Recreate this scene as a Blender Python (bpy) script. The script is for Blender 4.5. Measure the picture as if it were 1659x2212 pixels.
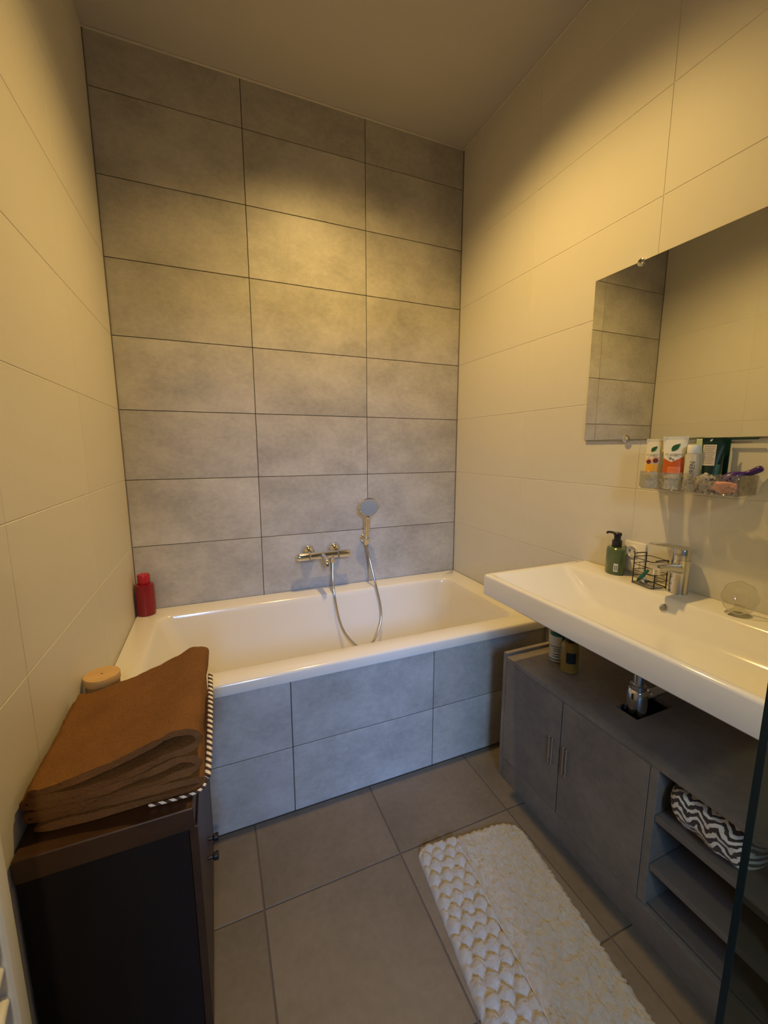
import bpy, bmesh, math, random
from mathutils import Vector, Matrix
random.seed(7)
SC = bpy.context.scene
COL = SC.collection
for o in list(bpy.data.objects):
    bpy.data.objects.remove(o)

# ------------------------------------------------------------------ camera
F_PX, IW, IH = 881.87, 1659, 2212
CAM = Vector((0.38663, -2.23193, 1.38004))
RT = Vector((0.923545, -0.383488, -0.000604))
DN = Vector((-0.059373, -0.141428, -0.988166))
FW = Vector((0.378865, 0.912653, -0.153384))
cam_d = bpy.data.cameras.new('camera')
cam = bpy.data.objects.new('camera', cam_d)
COL.objects.link(cam)
cam_d.sensor_fit = 'VERTICAL'
cam_d.sensor_height = 36.0
cam_d.sensor_width = 27.0
cam_d.lens = F_PX / IH * 36.0
cam_d.clip_start = 0.02
m = Matrix.Identity(4)
for i in range(3):
    m[i][0], m[i][1], m[i][2], m[i][3] = RT[i], -DN[i], -FW[i], CAM[i]
cam.matrix_world = m
SC.camera = cam


def at(px, py, ax, val):
    """point on the plane ax = val seen at a pixel of the photograph"""
    d = RT * ((px - 829.5) / F_PX) + DN * ((py - 1106) / F_PX) + FW
    k = 'xyz'.index(ax)
    return CAM + d * ((val - CAM[k]) / d[k])


# ------------------------------------------------------------------ light
W, H, YN = 1.808, 3.0575, -2.80           # room width, ceiling, wall with the door
world = bpy.data.worlds.new('world')
SC.world = world
world.use_nodes = True
wb = world.node_tree.nodes['Background']
wb.inputs[0].default_value = (0.36, 0.55, 1.0, 1)
wb.inputs[1].default_value = 0.30


def area_light(name, loc, target, sx, sy, power, color):
    d = bpy.data.lights.new(name, 'AREA')
    d.shape = 'RECTANGLE'
    d.size, d.size_y, d.energy, d.color = sx, sy, power, color
    o = bpy.data.objects.new(name, d)
    COL.objects.link(o)
    o.location = loc
    o.rotation_euler = (Vector(target) - Vector(loc)).to_track_quat('-Z', 'Y').to_euler()
    return o


# tall stairwell window beyond the open door (daylight)
area_light('stairwell_window_daylight', (-0.05, -5.6, 2.75), (0.9, -1.2, 0.5), 1.3, 1.3, 235, (0.24, 0.46, 1.0))
# hall lamp beyond the open door
hl = bpy.data.lights.new('hall_lamp_light', 'POINT')
hl.energy, hl.color, hl.shadow_soft_size = 62, (1.0, 0.84, 0.52), 0.08
hlo = bpy.data.objects.new('hall_lamp_light', hl)
COL.objects.link(hlo)
hlo.location = (0.44, -3.59, 2.37)

SC.view_settings.view_transform = 'Standard'
SC.view_settings.look = 'None'
SC.view_settings.gamma = 1.0
SC.view_settings.use_curve_mapping = False
SC.view_settings.exposure = -0.1
SC.cycles.use_denoising = True
SC.cycles.max_bounces = 10
SC.cycles.diffuse_bounces = 6
SC.cycles.glossy_bounces = 6
SC.cycles.transmission_bounces = 10
SC.cycles.transparent_max_bounces = 12
SC.cycles.sample_clamp_indirect = 6.0


# ------------------------------------------------------------------ materials
def new_mat(name):
    mt = bpy.data.materials.new(name)
    mt.use_nodes = True
    return mt, mt.node_tree, mt.node_tree.nodes['Principled BSDF']


def plain(name, col, rough=0.5, metal=0.0, spec=0.5, trans=0.0, ior=1.45, coat=0.0, sheen=0.0, alpha=None, sss=0.0):
    mt, nt, b = new_mat(name)
    b.inputs['Base Color'].default_value = (*col, 1)
    b.inputs['Roughness'].default_value = rough
    b.inputs['Metallic'].default_value = metal
    b.inputs['Specular IOR Level'].default_value = spec
    b.inputs['Transmission Weight'].default_value = trans
    b.inputs['IOR'].default_value = ior
    b.inputs['Coat Weight'].default_value = coat
    b.inputs['Coat Roughness'].default_value = 0.08
    b.inputs['Sheen Weight'].default_value = sheen
    if sss:
        b.inputs['Subsurface Weight'].default_value = sss
        b.inputs['Subsurface Radius'].default_value = (0.01, 0.008, 0.006)
    return mt


def node(nt, kind, **kw):
    n = nt.nodes.new(kind)
    for k, v in kw.items():
        setattr(n, k, v)
    return n


def mottled(name, c1, c2, scale=3.0, rough=(0.35, 0.55), fine=40, tint=0.06, bump=0.05, spec=0.5, grain=None, stain=None):
    """two colours mixed by layered noise in world space, shifted per object"""
    mt, nt, b = new_mat(name)
    L = nt.links
    geo = node(nt, 'ShaderNodeNewGeometry')
    oi = node(nt, 'ShaderNodeObjectInfo')
    mul = node(nt, 'ShaderNodeMath', operation='MULTIPLY')
    mul.inputs[1].default_value = 37.0
    L.new(oi.outputs['Random'], mul.inputs[0])
    add = node(nt, 'ShaderNodeVectorMath', operation='ADD')
    L.new(geo.outputs['Position'], add.inputs[0])
    L.new(mul.outputs[0], add.inputs[1])
    src = add.outputs[0]
    if grain:
        mp = node(nt, 'ShaderNodeMapping')
        mp.inputs['Scale'].default_value = grain
        L.new(src, mp.inputs['Vector'])
        src = mp.outputs[0]
    n1 = node(nt, 'ShaderNodeTexNoise')
    n1.inputs['Scale'].default_value = scale
    n1.inputs['Detail'].default_value = 8
    n1.inputs['Roughness'].default_value = 0.62
    L.new(src, n1.inputs['Vector'])
    n2 = node(nt, 'ShaderNodeTexNoise')
    n2.inputs['Scale'].default_value = fine
    n2.inputs['Detail'].default_value = 5
    n2.inputs['Roughness'].default_value = 0.7
    L.new(src, n2.inputs['Vector'])
    r1 = node(nt, 'ShaderNodeMapRange')
    r1.inputs[1].default_value, r1.inputs[2].default_value = 0.26, 0.74
    L.new(n1.outputs['Fac'], r1.inputs[0])
    mixf = node(nt, 'ShaderNodeMix', data_type='FLOAT')
    mixf.inputs[0].default_value = 0.48
    L.new(r1.outputs[0], mixf.inputs[2])
    L.new(n2.outputs['Fac'], mixf.inputs[3])
    mc = node(nt, 'ShaderNodeMix', data_type='RGBA')
    mc.inputs[6].default_value = (*c1, 1)
    mc.inputs[7].default_value = (*c2, 1)
    L.new(mixf.outputs[0], mc.inputs[0])
    hv = node(nt, 'ShaderNodeHueSaturation')
    vr = node(nt, 'ShaderNodeMapRange')
    vr.inputs[3].default_value, vr.inputs[4].default_value = 1 - tint, 1 + tint
    L.new(oi.outputs['Random'], vr.inputs[0])
    L.new(vr.outputs[0], hv.inputs['Value'])
    L.new(mc.outputs[2], hv.inputs['Color'])
    L.new(hv.outputs[0], b.inputs['Base Color'])
    rr = node(nt, 'ShaderNodeMapRange')
    rr.inputs[3].default_value, rr.inputs[4].default_value = rough
    L.new(n1.outputs['Fac'], rr.inputs[0])
    L.new(rr.outputs[0], b.inputs['Roughness'])
    b.inputs['Specular IOR Level'].default_value = spec
    if bump:
        bp = node(nt, 'ShaderNodeBump')
        bp.inputs['Strength'].default_value = bump
        bp.inputs['Distance'].default_value = 0.004
        L.new(n2.outputs['Fac'], bp.inputs['Height'])
        L.new(bp.outputs[0], b.inputs['Normal'])
    return mt


def fuzzy(name, c1, c2, scale=60, bump=0.6, dist=0.004, sheen=0.4):
    mt = mottled(name, c1, c2, scale=scale * 0.25, rough=(0.9, 1.0), fine=scale * 6, tint=0.0, bump=bump, spec=0.1)
    b = mt.node_tree.nodes['Principled BSDF']
    b.inputs['Sheen Weight'].default_value = sheen
    for n in mt.node_tree.nodes:
        if n.type == 'BUMP':
            n.inputs['Distance'].default_value = dist
    return mt


def banded(name, stops, rough=0.35, axis='Z'):
    """flat print in level bands: stops = [(0..1 height, colour)...]"""
    mt, nt, b = new_mat(name)
    tc = node(nt, 'ShaderNodeTexCoord')
    sp = node(nt, 'ShaderNodeSeparateXYZ')
    nt.links.new(tc.outputs['Generated'], sp.inputs[0])
    cr = node(nt, 'ShaderNodeValToRGB')
    cr.color_ramp.interpolation = 'CONSTANT'
    e = cr.color_ramp.elements
    e[0].position, e[0].color = stops[0][0], (*stops[0][1], 1)
    e[1].position, e[1].color = stops[1][0], (*stops[1][1], 1)
    for p, c in stops[2:]:
        k = e.new(p)
        k.color = (*c, 1)
    nt.links.new(sp.outputs[axis], cr.inputs[0])
    nt.links.new(cr.outputs[0], b.inputs['Base Color'])
    b.inputs['Roughness'].default_value = rough
    return mt


def thin_glass(name, col, rough, base, bump):
    """clear sheet: straight-through view with reflections that grow at grazing angles"""
    mt = bpy.data.materials.new(name)
    mt.use_nodes = True
    nt = mt.node_tree
    nt.nodes.clear()
    out = node(nt, 'ShaderNodeOutputMaterial')
    tr_ = node(nt, 'ShaderNodeBsdfTransparent')
    tr_.inputs[0].default_value = (*col, 1)
    gl = node(nt, 'ShaderNodeBsdfGlossy')
    gl.inputs['Roughness'].default_value = rough
    fr = node(nt, 'ShaderNodeLayerWeight')
    fr.inputs[0].default_value = 0.5
    pw = node(nt, 'ShaderNodeMath', operation='POWER')
    pw.inputs[1].default_value = 4.0
    nt.links.new(fr.outputs['Facing'], pw.inputs[0])
    ad = node(nt, 'ShaderNodeMath', operation='MULTIPLY_ADD')
    ad.inputs[1].default_value = 0.7
    ad.inputs[2].default_value = base * 0.5
    nt.links.new(pw.outputs[0], ad.inputs[0])
    mx_ = node(nt, 'ShaderNodeMixShader')
    nt.links.new(ad.outputs[0], mx_.inputs[0])
    nt.links.new(tr_.outputs[0], mx_.inputs[1])
    nt.links.new(gl.outputs[0], mx_.inputs[2])
    nt.links.new(mx_.outputs[0], out.inputs[0])
    if bump:
        tc = node(nt, 'ShaderNodeTexCoord')
        vo = node(nt, 'ShaderNodeTexVoronoi')
        vo.inputs['Scale'].default_value = 70
        nt.links.new(tc.outputs['Object'], vo.inputs['Vector'])
        bp = node(nt, 'ShaderNodeBump')
        bp.inputs['Strength'].default_value = bump
        bp.inputs['Distance'].default_value = 0.004
        nt.links.new(vo.outputs['Distance'], bp.inputs['Height'])
        nt.links.new(bp.outputs[0], gl.inputs['Normal'])
        nt.links.new(bp.outputs[0], fr.inputs['Normal'])
    return mt


M = {}
M['back_tile'] = mottled('grey_concrete_tile', (0.215, 0.203, 0.182), (0.68, 0.65, 0.59), 3.4, (0.36, 0.52), 38, 0.06, 0.10, grain=(1.0, 1.0, 1.35))
M['floor_tile'] = mottled('brown_grey_floor_tile', (0.068, 0.054, 0.039), (0.20, 0.166, 0.128), 2.2, (0.4, 0.6), 45, 0.06, 0.06)
M['cream_tile'] = mottled('cream_wall_tile', (0.63, 0.60, 0.54), (0.67, 0.64, 0.575), 1.5, (0.45, 0.55), 12, 0.012, 0.0, 0.35)
M['dark_grout'] = mottled('dark_grout', (0.05, 0.042, 0.034), (0.09, 0.075, 0.06), 20, (0.9, 0.95), 90, 0.0, 0.2, 0.2)
M['floor_grout'] = mottled('brown_grout', (0.09, 0.072, 0.055), (0.13, 0.105, 0.08), 20, (0.9, 0.95), 90, 0.0, 0.2, 0.2)
M['cream_grout'] = mottled('cream_grout', (0.66, 0.62, 0.54), (0.72, 0.68, 0.60), 20, (0.8, 0.9), 90, 0.0, 0.1, 0.3)
M['paint'] = mottled('ceiling_paint', (0.50, 0.48, 0.46), (0.54, 0.52, 0.50), 2, (0.85, 0.95), 160, 0.0, 0.05, 0.2)
M['silicone'] = plain('white_sealant', (0.72, 0.68, 0.6), 0.5)
M['grey_sealant'] = plain('grey_sealant', (0.16, 0.14, 0.12), 0.6)
M['acrylic'] = plain('white_bath_acrylic', (0.76, 0.72, 0.63), 0.16, coat=0.5)
M['ceramic'] = plain('white_ceramic', (0.76, 0.72, 0.63), 0.12, coat=0.6)
M['chrome'] = plain('chrome', (0.74, 0.74, 0.74), 0.10, 1.0)
M['soft_chrome'] = plain('soft_chrome', (0.70, 0.69, 0.67), 0.17, 1.0)
M['hose'] = plain('steel_hose', (0.55, 0.55, 0.55), 0.22, 1.0)
M['spray'] = plain('grey_spray_face', (0.38, 0.41, 0.40), 0.6)
M['mirror'] = plain('mirror_silver', (0.80, 0.82, 0.79), 0.01, 1.0)
M['mirror_edge'] = plain('mirror_edge', (0.10, 0.12, 0.10), 0.3)
M['laminate'] = mottled('grey_brown_laminate', (0.09, 0.074, 0.058), (0.31, 0.263, 0.212), 4.5, (0.42, 0.6), 35, 0.03, 0.05)
M['laminate_in'] = mottled('grey_brown_laminate_inside', (0.13, 0.108, 0.088), (0.22, 0.185, 0.152), 3.2, (0.5, 0.65), 35, 0.02, 0.03)
M['steel'] = plain('brushed_steel', (0.6, 0.58, 0.55), 0.3, 1.0)
M['walnut'] = mottled('dark_walnut', (0.014, 0.005, 0.002), (0.060, 0.024, 0.007), 7, (0.35, 0.5), 60, 0.05, 0.08, grain=(1.0, 3.0, 3.0))
M['black_wood'] = mottled('black_brown_panel', (0.007, 0.005, 0.0045), (0.016, 0.011, 0.009), 6, (0.6, 0.75), 60, 0.05, 0.06, 0.2, grain=(3.0, 3.0, 0.6))
M['black'] = plain('black_plastic', (0.012, 0.012, 0.012), 0.35)
M['black_wire'] = plain('black_wire', (0.02, 0.016, 0.014), 0.4)
M['towel'] = fuzzy('brown_terry', (0.19, 0.075, 0.014), (0.42, 0.185, 0.042), 26, 1.0, 0.014, 0.05)
M['mat_pile'] = fuzzy('white_pile', (0.54, 0.48, 0.37), (0.72, 0.66, 0.54), 110, 1.0, 0.006, 0.5)
M['seam'] = plain('seam_cord', (0.50, 0.42, 0.30), 0.9)
M['red'] = plain('red_plastic', (0.22, 0.004, 0.012), 0.35, trans=0.0, coat=0.3)
M['red_cap'] = plain('red_cap', (0.42, 0.012, 0.028), 0.35)
M['light_wood'] = mottled('light_wood', (0.46, 0.27, 0.10), (0.68, 0.45, 0.20), 9, (0.5, 0.7), 70, 0.0, 0.1, grain=(1.0, 4.0, 1.0))
M['bark'] = mottled('wood_side', (0.16, 0.09, 0.035), (0.36, 0.22, 0.09), 14, (0.7, 0.8), 60, 0.0, 0.2)
M['green_soap'] = plain('green_bottle', (0.085, 0.125, 0.045), 0.25, coat=0.4)
M['white_label'] = plain('white_paper_label', (0.75, 0.72, 0.66), 0.6)
M['ink'] = plain('black_ink', (0.02, 0.02, 0.02), 0.6)
M['grey_ink'] = plain('grey_ink', (0.22, 0.20, 0.18), 0.6)
M['socket'] = plain('white_socket', (0.80, 0.75, 0.66), 0.3)
M['hole'] = plain('dark_hole', (0.02, 0.018, 0.016), 0.6)
M['clear'] = thin_glass('clear_acrylic', (0.90, 0.90, 0.89), 0.16, 0.30, 1.0)
M['clear_glass'] = thin_glass('clear_glass', (0.93, 0.93, 0.90), 0.03, 0.10, 0.0)
M['frosted'] = plain('clear_bottle', (0.80, 0.76, 0.66), 0.2, trans=0.45, ior=1.2)
M['white_cap'] = plain('white_cap', (0.82, 0.82, 0.78), 0.35)
M['sage'] = plain('sage_green_plastic', (0.42, 0.50, 0.34), 0.4)
M['leaf'] = plain('leaf_green_ink', (0.012, 0.09, 0.03), 0.5)
M['dark_green'] = plain('dark_green_tube', (0.006, 0.03, 0.022), 0.3)
M['mid_green'] = plain('green_print', (0.02, 0.10, 0.035), 0.4)
M['passion'] = plain('purple_brown_print', (0.13, 0.02, 0.016), 0.5)
M['orange'] = plain('orange_print', (0.80, 0.20, 0.06), 0.4)
M['deep_orange'] = plain('deep_orange_print', (0.55, 0.10, 0.015), 0.4)
M['peach'] = plain('peach_print', (0.78, 0.42, 0.24), 0.4)
M['purple'] = plain('purple_plastic', (0.045, 0.012, 0.16), 0.35)
M['pink'] = fuzzy('pink_pumice', (0.78, 0.32, 0.28), (0.90, 0.46, 0.40), 40, 0.5, 0.003, 0.0)
M['amber'] = plain('amber_oil', (0.42, 0.30, 0.07), 0.15, trans=0.35, ior=1.35, coat=0.3)
M['navy'] = plain('dark_label', (0.015, 0.022, 0.03), 0.5)
M['teal'] = plain('teal_print', (0.015, 0.12, 0.11), 0.45)
M['radiator'] = plain('white_enamel', (0.78, 0.78, 0.76), 0.3, coat=0.3)
M['toothbrush'] = plain('green_toothbrush', (0.005, 0.17, 0.12), 0.35)
M['glass_pane'] = thin_glass('shower_glass', (0.74, 0.80, 0.77), 0.0, 0.04, 0.0)
M['glass_edge'] = plain('glass_edge_green', (0.001, 0.012, 0.013), 0.25)
M['mint'] = plain('mint_carton', (0.55, 0.66, 0.45), 0.5)
lampm, lnt, lb = new_mat('downlight_glow')
lb.inputs['Emission Color'].default_value = (1.0, 0.7, 0.32, 1)
lb.inputs['Emission Strength'].default_value = 12.0
M['lamp_glow'] = lampm


def chevron_mat():
    mt, nt, b = new_mat('brown_white_chevron')
    L = nt.links
    at_ = node(nt, 'ShaderNodeUVMap')
    sp = node(nt, 'ShaderNodeSeparateXYZ')
    L.new(at_.outputs[0], sp.inputs[0])
    nz = node(nt, 'ShaderNodeTexNoise')
    nz.inputs['Scale'].default_value = 9
    L.new(at_.outputs[0], nz.inputs['Vector'])
    pp = node(nt, 'ShaderNodeMath', operation='PINGPONG')
    pp.inputs[1].default_value = 1.0
    mu = node(nt, 'ShaderNodeMath', operation='MULTIPLY')
    mu.inputs[1].default_value = 9.0
    L.new(sp.outputs['X'], mu.inputs[0])
    L.new(mu.outputs[0], pp.inputs[0])
    mv = node(nt, 'ShaderNodeMath', operation='MULTIPLY')
    mv.inputs[1].default_value = 11.0
    L.new(sp.outputs['Y'], mv.inputs[0])
    ad = node(nt, 'ShaderNodeMath', operation='ADD')
    L.new(pp.outputs[0], ad.inputs[0])
    L.new(mv.outputs[0], ad.inputs[1])
    mn = node(nt, 'ShaderNodeMath', operation='MULTIPLY_ADD')
    mn.inputs[1].default_value = 1.3
    L.new(nz.outputs['Fac'], mn.inputs[0])
    L.new(ad.outputs[0], mn.inputs[2])
    fr = node(nt, 'ShaderNodeMath', operation='FRACT')
    L.new(mn.outputs[0], fr.inputs[0])
    cr = node(nt, 'ShaderNodeValToRGB')
    cr.color_ramp.elements[0].position, cr.color_ramp.elements[0].color = 0.47, (0.055, 0.033, 0.020, 1)
    cr.color_ramp.elements[1].position, cr.color_ramp.elements[1].color = 0.53, (0.78, 0.70, 0.58, 1)
    L.new(fr.outputs[0], cr.inputs[0])
    L.new(cr.outputs[0], b.inputs['Base Color'])
    b.inputs['Roughness'].default_value = 0.95
    b.inputs['Sheen Weight'].default_value = 0.3
    n2 = node(nt, 'ShaderNodeTexNoise')
    n2.inputs['Scale'].default_value = 260
    bp = node(nt, 'ShaderNodeBump')
    bp.inputs['Strength'].default_value = 0.8
    bp.inputs['Distance'].default_value = 0.003
    tc = node(nt, 'ShaderNodeTexCoord')
    L.new(tc.outputs['Object'], n2.inputs['Vector'])
    L.new(n2.outputs['Fac'], bp.inputs['Height'])
    L.new(bp.outputs[0], b.inputs['Normal'])
    return mt


def rope_mat():
    mt, nt, b = new_mat('striped_braid')
    L = nt.links
    tc = node(nt, 'ShaderNodeTexCoord')
    sp = node(nt, 'ShaderNodeSeparateXYZ')
    L.new(tc.outputs['Object'], sp.inputs[0])
    a = node(nt, 'ShaderNodeMath', operation='ADD')
    L.new(sp.outputs['Y'], a.inputs[0])
    L.new(sp.outputs['Z'], a.inputs[1])
    a2 = node(nt, 'ShaderNodeMath', operation='ADD')
    L.new(a.outputs[0], a2.inputs[0])
    L.new(sp.outputs['X'], a2.inputs[1])
    mu = node(nt, 'ShaderNodeMath', operation='MULTIPLY')
    mu.inputs[1].default_value = 52
    L.new(a2.outputs[0], mu.inputs[0])
    fr = node(nt, 'ShaderNodeMath', operation='FRACT')
    L.new(mu.outputs[0], fr.inputs[0])
    cr = node(nt, 'ShaderNodeValToRGB')
    cr.color_ramp.elements[0].position, cr.color_ramp.elements[0].color = 0.48, (0.06, 0.03, 0.015, 1)
    cr.color_ramp.elements[1].position, cr.color_ramp.elements[1].color = 0.54, (0.80, 0.70, 0.52, 1)
    L.new(fr.outputs[0], cr.inputs[0])
    L.new(cr.outputs[0], b.inputs['Base Color'])
    b.inputs['Roughness'].default_value = 0.9
    return mt


M['chevron'] = chevron_mat()
M['braid'] = rope_mat()


# ------------------------------------------------------------------ mesh helpers
def finish(name, bm, mat, parent=None, smooth=35):
    me = bpy.data.meshes.new(name)
    bmesh.ops.recalc_face_normals(bm, faces=bm.faces)
    bm.to_mesh(me)
    bm.free()
    if smooth:
        me.shade_smooth()
        me.set_sharp_from_angle(angle=math.radians(smooth))
    if isinstance(mat, (list, tuple)):
        for x in mat:
            me.materials.append(x)
    else:
        me.materials.append(mat)
    o = bpy.data.objects.new(name, me)
    COL.objects.link(o)
    if parent is not None:
        o.parent = parent
    return o


def box(bm, lo, hi, bev=0.0, seg=2):
    r = bmesh.ops.create_cube(bm, size=1.0)
    vs = r['verts']
    for v in vs:
        v.co = Vector([lo[i] + (v.co[i] + 0.5) * (hi[i] - lo[i]) for i in range(3)])
    if bev:
        es = list({e for v in vs for e in v.link_edges})
        bmesh.ops.bevel(bm, geom=es, offset=bev, segments=seg, affect='EDGES', profile=0.5)
    return vs


def boxo(name, lo, hi, mat, parent=None, bev=0.0, seg=2):
    bm = bmesh.new()
    box(bm, lo, hi, bev, seg)
    return finish(name, bm, mat, parent)


def loft(bm, loops, cap0=True, cap1=True, closed=True):
    rows = [[bm.verts.new(p) for p in lp] for lp in loops]
    n = len(rows[0])
    for a, b in zip(rows[:-1], rows[1:]):
        for i in range(n if closed else n - 1):
            j = (i + 1) % n
            bm.faces.new((a[i], a[j], b[j], b[i]))
    if cap0:
        bm.faces.new(rows[0][::-1])
    if cap1:
        bm.faces.new(rows[-1])
    return rows


def lathe(bm, prof, seg=32, mtx=None, sx=1.0, sy=1.0, cap0=True, cap1=True):
    loops = []
    for r, z in prof:
        lp = []
        for i in range(seg):
            a = 2 * math.pi * i / seg
            p = Vector((r * math.cos(a) * sx, r * math.sin(a) * sy, z))
            lp.append(mtx @ p if mtx is not None else p)
        loops.append(lp)
    return loft(bm, loops, cap0, cap1)


def catmull(pts, k=8):
    P = [Vector(p) for p in pts]
    out = []
    for i in range(len(P) - 1):
        p0, p1, p2, p3 = P[max(i - 1, 0)], P[i], P[i + 1], P[min(i + 2, len(P) - 1)]
        for j in range(k):
            t = j / k
            out.append(0.5 * ((2 * p1) + (-p0 + p2) * t + (2 * p0 - 5 * p1 + 4 * p2 - p3) * t * t + (-p0 + 3 * p1 - 3 * p2 + p3) * t ** 3))
    out.append(P[-1])
    return out


def tube(bm, pts, r, seg=10, closed=False):
    P = [Vector(p) for p in pts]
    n = len(P)
    T = []
    for i in range(n):
        a, b = (P[(i - 1) % n], P[(i + 1) % n]) if closed else (P[max(i - 1, 0)], P[min(i + 1, n - 1)])
        T.append((b - a).normalized())
    up = Vector((0, 0, 1)) if abs(T[0].z) < 0.9 else Vector((1, 0, 0))
    N = (up - T[0] * up.dot(T[0])).normalized()
    loops = []
    for i in range(n):
        N = (N - T[i] * N.dot(T[i])).normalized()
        B = T[i].cross(N)
        rr = r[i] if isinstance(r, (list, tuple)) else r
        loops.append([P[i] + (N * math.cos(2 * math.pi * k / seg) + B * math.sin(2 * math.pi * k / seg)) * rr for k in range(seg)])
    if closed:
        loops.append(loops[0])
        rows = loft(bm, loops, False, False)
        bmesh.ops.remove_doubles(bm, verts=bm.verts, dist=1e-6)
    else:
        loft(bm, loops)


def rrect(x0, x1, y0, y1, r, z, n=8):
    out = []
    for cx, cy, a0 in ((x1 - r, y1 - r, 0), (x0 + r, y1 - r, 90), (x0 + r, y0 + r, 180), (x1 - r, y0 + r, 270)):
        for i in range(n):
            a = math.radians(a0 + 90 * i / (n - 1))
            out.append(Vector((cx + r * math.cos(a), cy + r * math.sin(a), z)))
    return out


def axis_mtx(origin, direction):
    """matrix taking local +Z to a direction"""
    q = Vector(direction).normalized().to_track_quat('Z', 'Y')
    return Matrix.Translation(Vector(origin)) @ q.to_matrix().to_4x4()


def thing(name, label, cat, loc=(0, 0, 0), rotz=0.0, group=None):
    o = bpy.data.objects.new(name, None)
    COL.objects.link(o)
    o.empty_display_size = 0.05
    o.location = loc
    o.rotation_euler = (0, 0, rotz)
    o['label'], o['category'] = label, cat
    if group:
        o['group'] = group
    return o


def tag(o, label, cat, group=None):
    o['label'], o['category'] = label, cat
    if group:
        o['group'] = group
    return o


def struct(o, label=None, cat=None):
    o['kind'] = 'structure'
    if label:
        o['label'] = label
    if cat:
        o['category'] = cat
    return o


def text_part(name, body, size, mtx, mat, parent):
    cu = bpy.data.curves.new(name, 'FONT')
    cu.body, cu.size, cu.align_x, cu.align_y = body, size, 'CENTER', 'CENTER'
    cu.extrude = 0.00015
    tmp = bpy.data.objects.new(name, cu)
    COL.objects.link(tmp)
    dg = bpy.context.evaluated_depsgraph_get()
    me = bpy.data.meshes.new_from_object(tmp.evaluated_get(dg))
    bpy.data.objects.remove(tmp)
    me.transform(mtx)
    me.materials.clear()
    me.materials.append(mat)
    o = bpy.data.objects.new(name, me)
    COL.objects.link(o)
    o.parent = parent
    return o


# ------------------------------------------------------------------ tiled shell
_tile_cache = {}


def tile(parent, kind, size, loc, mat):
    key = (kind, tuple(round(s, 4) for s in size), mat.name)
    if key not in _tile_cache:
        bm = bmesh.new()
        h = [s / 2 for s in size]
        box(bm, [-x for x in h], h, 0.0009, 1)
        me = bpy.data.meshes.new('tile')
        bm.to_mesh(me)
        bm.free()
        me.materials.append(mat)
        _tile_cache[key] = me
    o = bpy.data.objects.new('tile', _tile_cache[key])
    COL.objects.link(o)
    o.parent = parent
    o.location = loc
    return o


Z7, TH = 0.9105, 0.3231
ROWS = [0.0] + [Z7 + TH * k for k in range(-2, 7)] + [H]
COLX = [0.0, 0.601, 1.209, W]
J = 0.0016            # half joint
T2 = 0.0012           # the same on the cream walls
T = 0.0030            # how far a tile stands proud of the grout bed


def slab(name, lo, hi, mat, label):
    return struct(boxo(name, lo, hi, mat), label, name.split('_')[0])


floor = slab('floor', (-0.12, -4.6, -0.14), (W + 0.12, 0.12, -T), M['floor_grout'], 'square brown grey stone look floor tiles with dark joints')
wall_back = slab('wall_back', (-0.12, T, -0.0), (W + 0.12, 0.12, H + 0.1), M['dark_grout'], 'wall of large grey concrete look tiles behind the bath')
wall_left = slab('wall_left', (-0.12, YN - 0.12, 0), (-T2, T, H + 0.1), M['cream_grout'], 'cream glossy tiled wall on the left')
wall_right = slab('wall_right', (W + T2, YN - 0.12, 0), (W + 0.12, T, H + 0.1), M['cream_grout'], 'cream glossy tiled wall behind the basin and mirror')
ceiling = slab('ceiling', (-0.12, YN - 0.12, H), (W + 0.12, 0.12, H + 0.12), M['paint'], 'plain matt painted ceiling')

for i in range(3):
    for k in range(1, len(ROWS) - 1):
        x0, x1, z0, z1 = COLX[i], COLX[i + 1], ROWS[k], ROWS[k + 1]
        if z1 < 0.6:
            continue
        tile(wall_back, 'b', (x1 - x0 - 2 * J, T + 0.002, z1 - z0 - 2 * J), ((x0 + x1) / 2, (T + 0.002) / 2, (z0 + z1) / 2), M['back_tile'])
YV = [0.0, -0.612, -1.212, -1.812, -2.412, YN]
for side, par in ((1, wall_right), (0, wall_left)):
    for i in range(len(YV) - 1):
        for k in range(len(ROWS) - 1):
            y0, y1, z0, z1 = YV[i + 1], YV[i], ROWS[k], ROWS[k + 1]
            if y0 > -0.7 and z1 < 0.58:
                continue
            g = 0.0011
            xx = (W + (T2 + 0.002) / 2) if side else -(T2 + 0.002) / 2
            tile(par, 's%d' % side, (T2 + 0.002, y1 - y0 - 2 * (g if side else 0.0004), z1 - z0 - 2 * g), (xx, (y0 + y1) / 2, (z0 + z1) / 2), M['cream_tile'])
FX = [0.0, 0.449, 0.902, 1.355, W]
FY = [-0.8265, -1.1348, -1.5877, -2.0406, -2.4935, YN]
for i in range(4):
    for k in range(5):
        x0, x1, y0, y1 = FX[i], FX[i + 1], FY[k + 1], FY[k]
        tile(floor, 'f', (x1 - x0 - 2 * 0.0022, y1 - y0 - 2 * 0.0022, T + 0.002), ((x0 + x1) / 2, (y0 + y1) / 2, -(T + 0.002) / 2), M['floor_tile'])
# wall with the open doorway, behind the camera
DX0, DX1, DZ = 0.22, 1.02, 2.13
bm = bmesh.new()
box(bm, (-0.12, YN - 0.12, 0), (DX0, YN, H + 0.1))
box(bm, (DX1, YN - 0.12, 0), (W + 0.12, YN, H + 0.1))
box(bm, (DX0, YN - 0.12, DZ), (DX1, YN, H + 0.1))
struct(finish('wall_near', bm, M['paint']), 'painted wall with an open doorway', 'wall')
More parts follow.
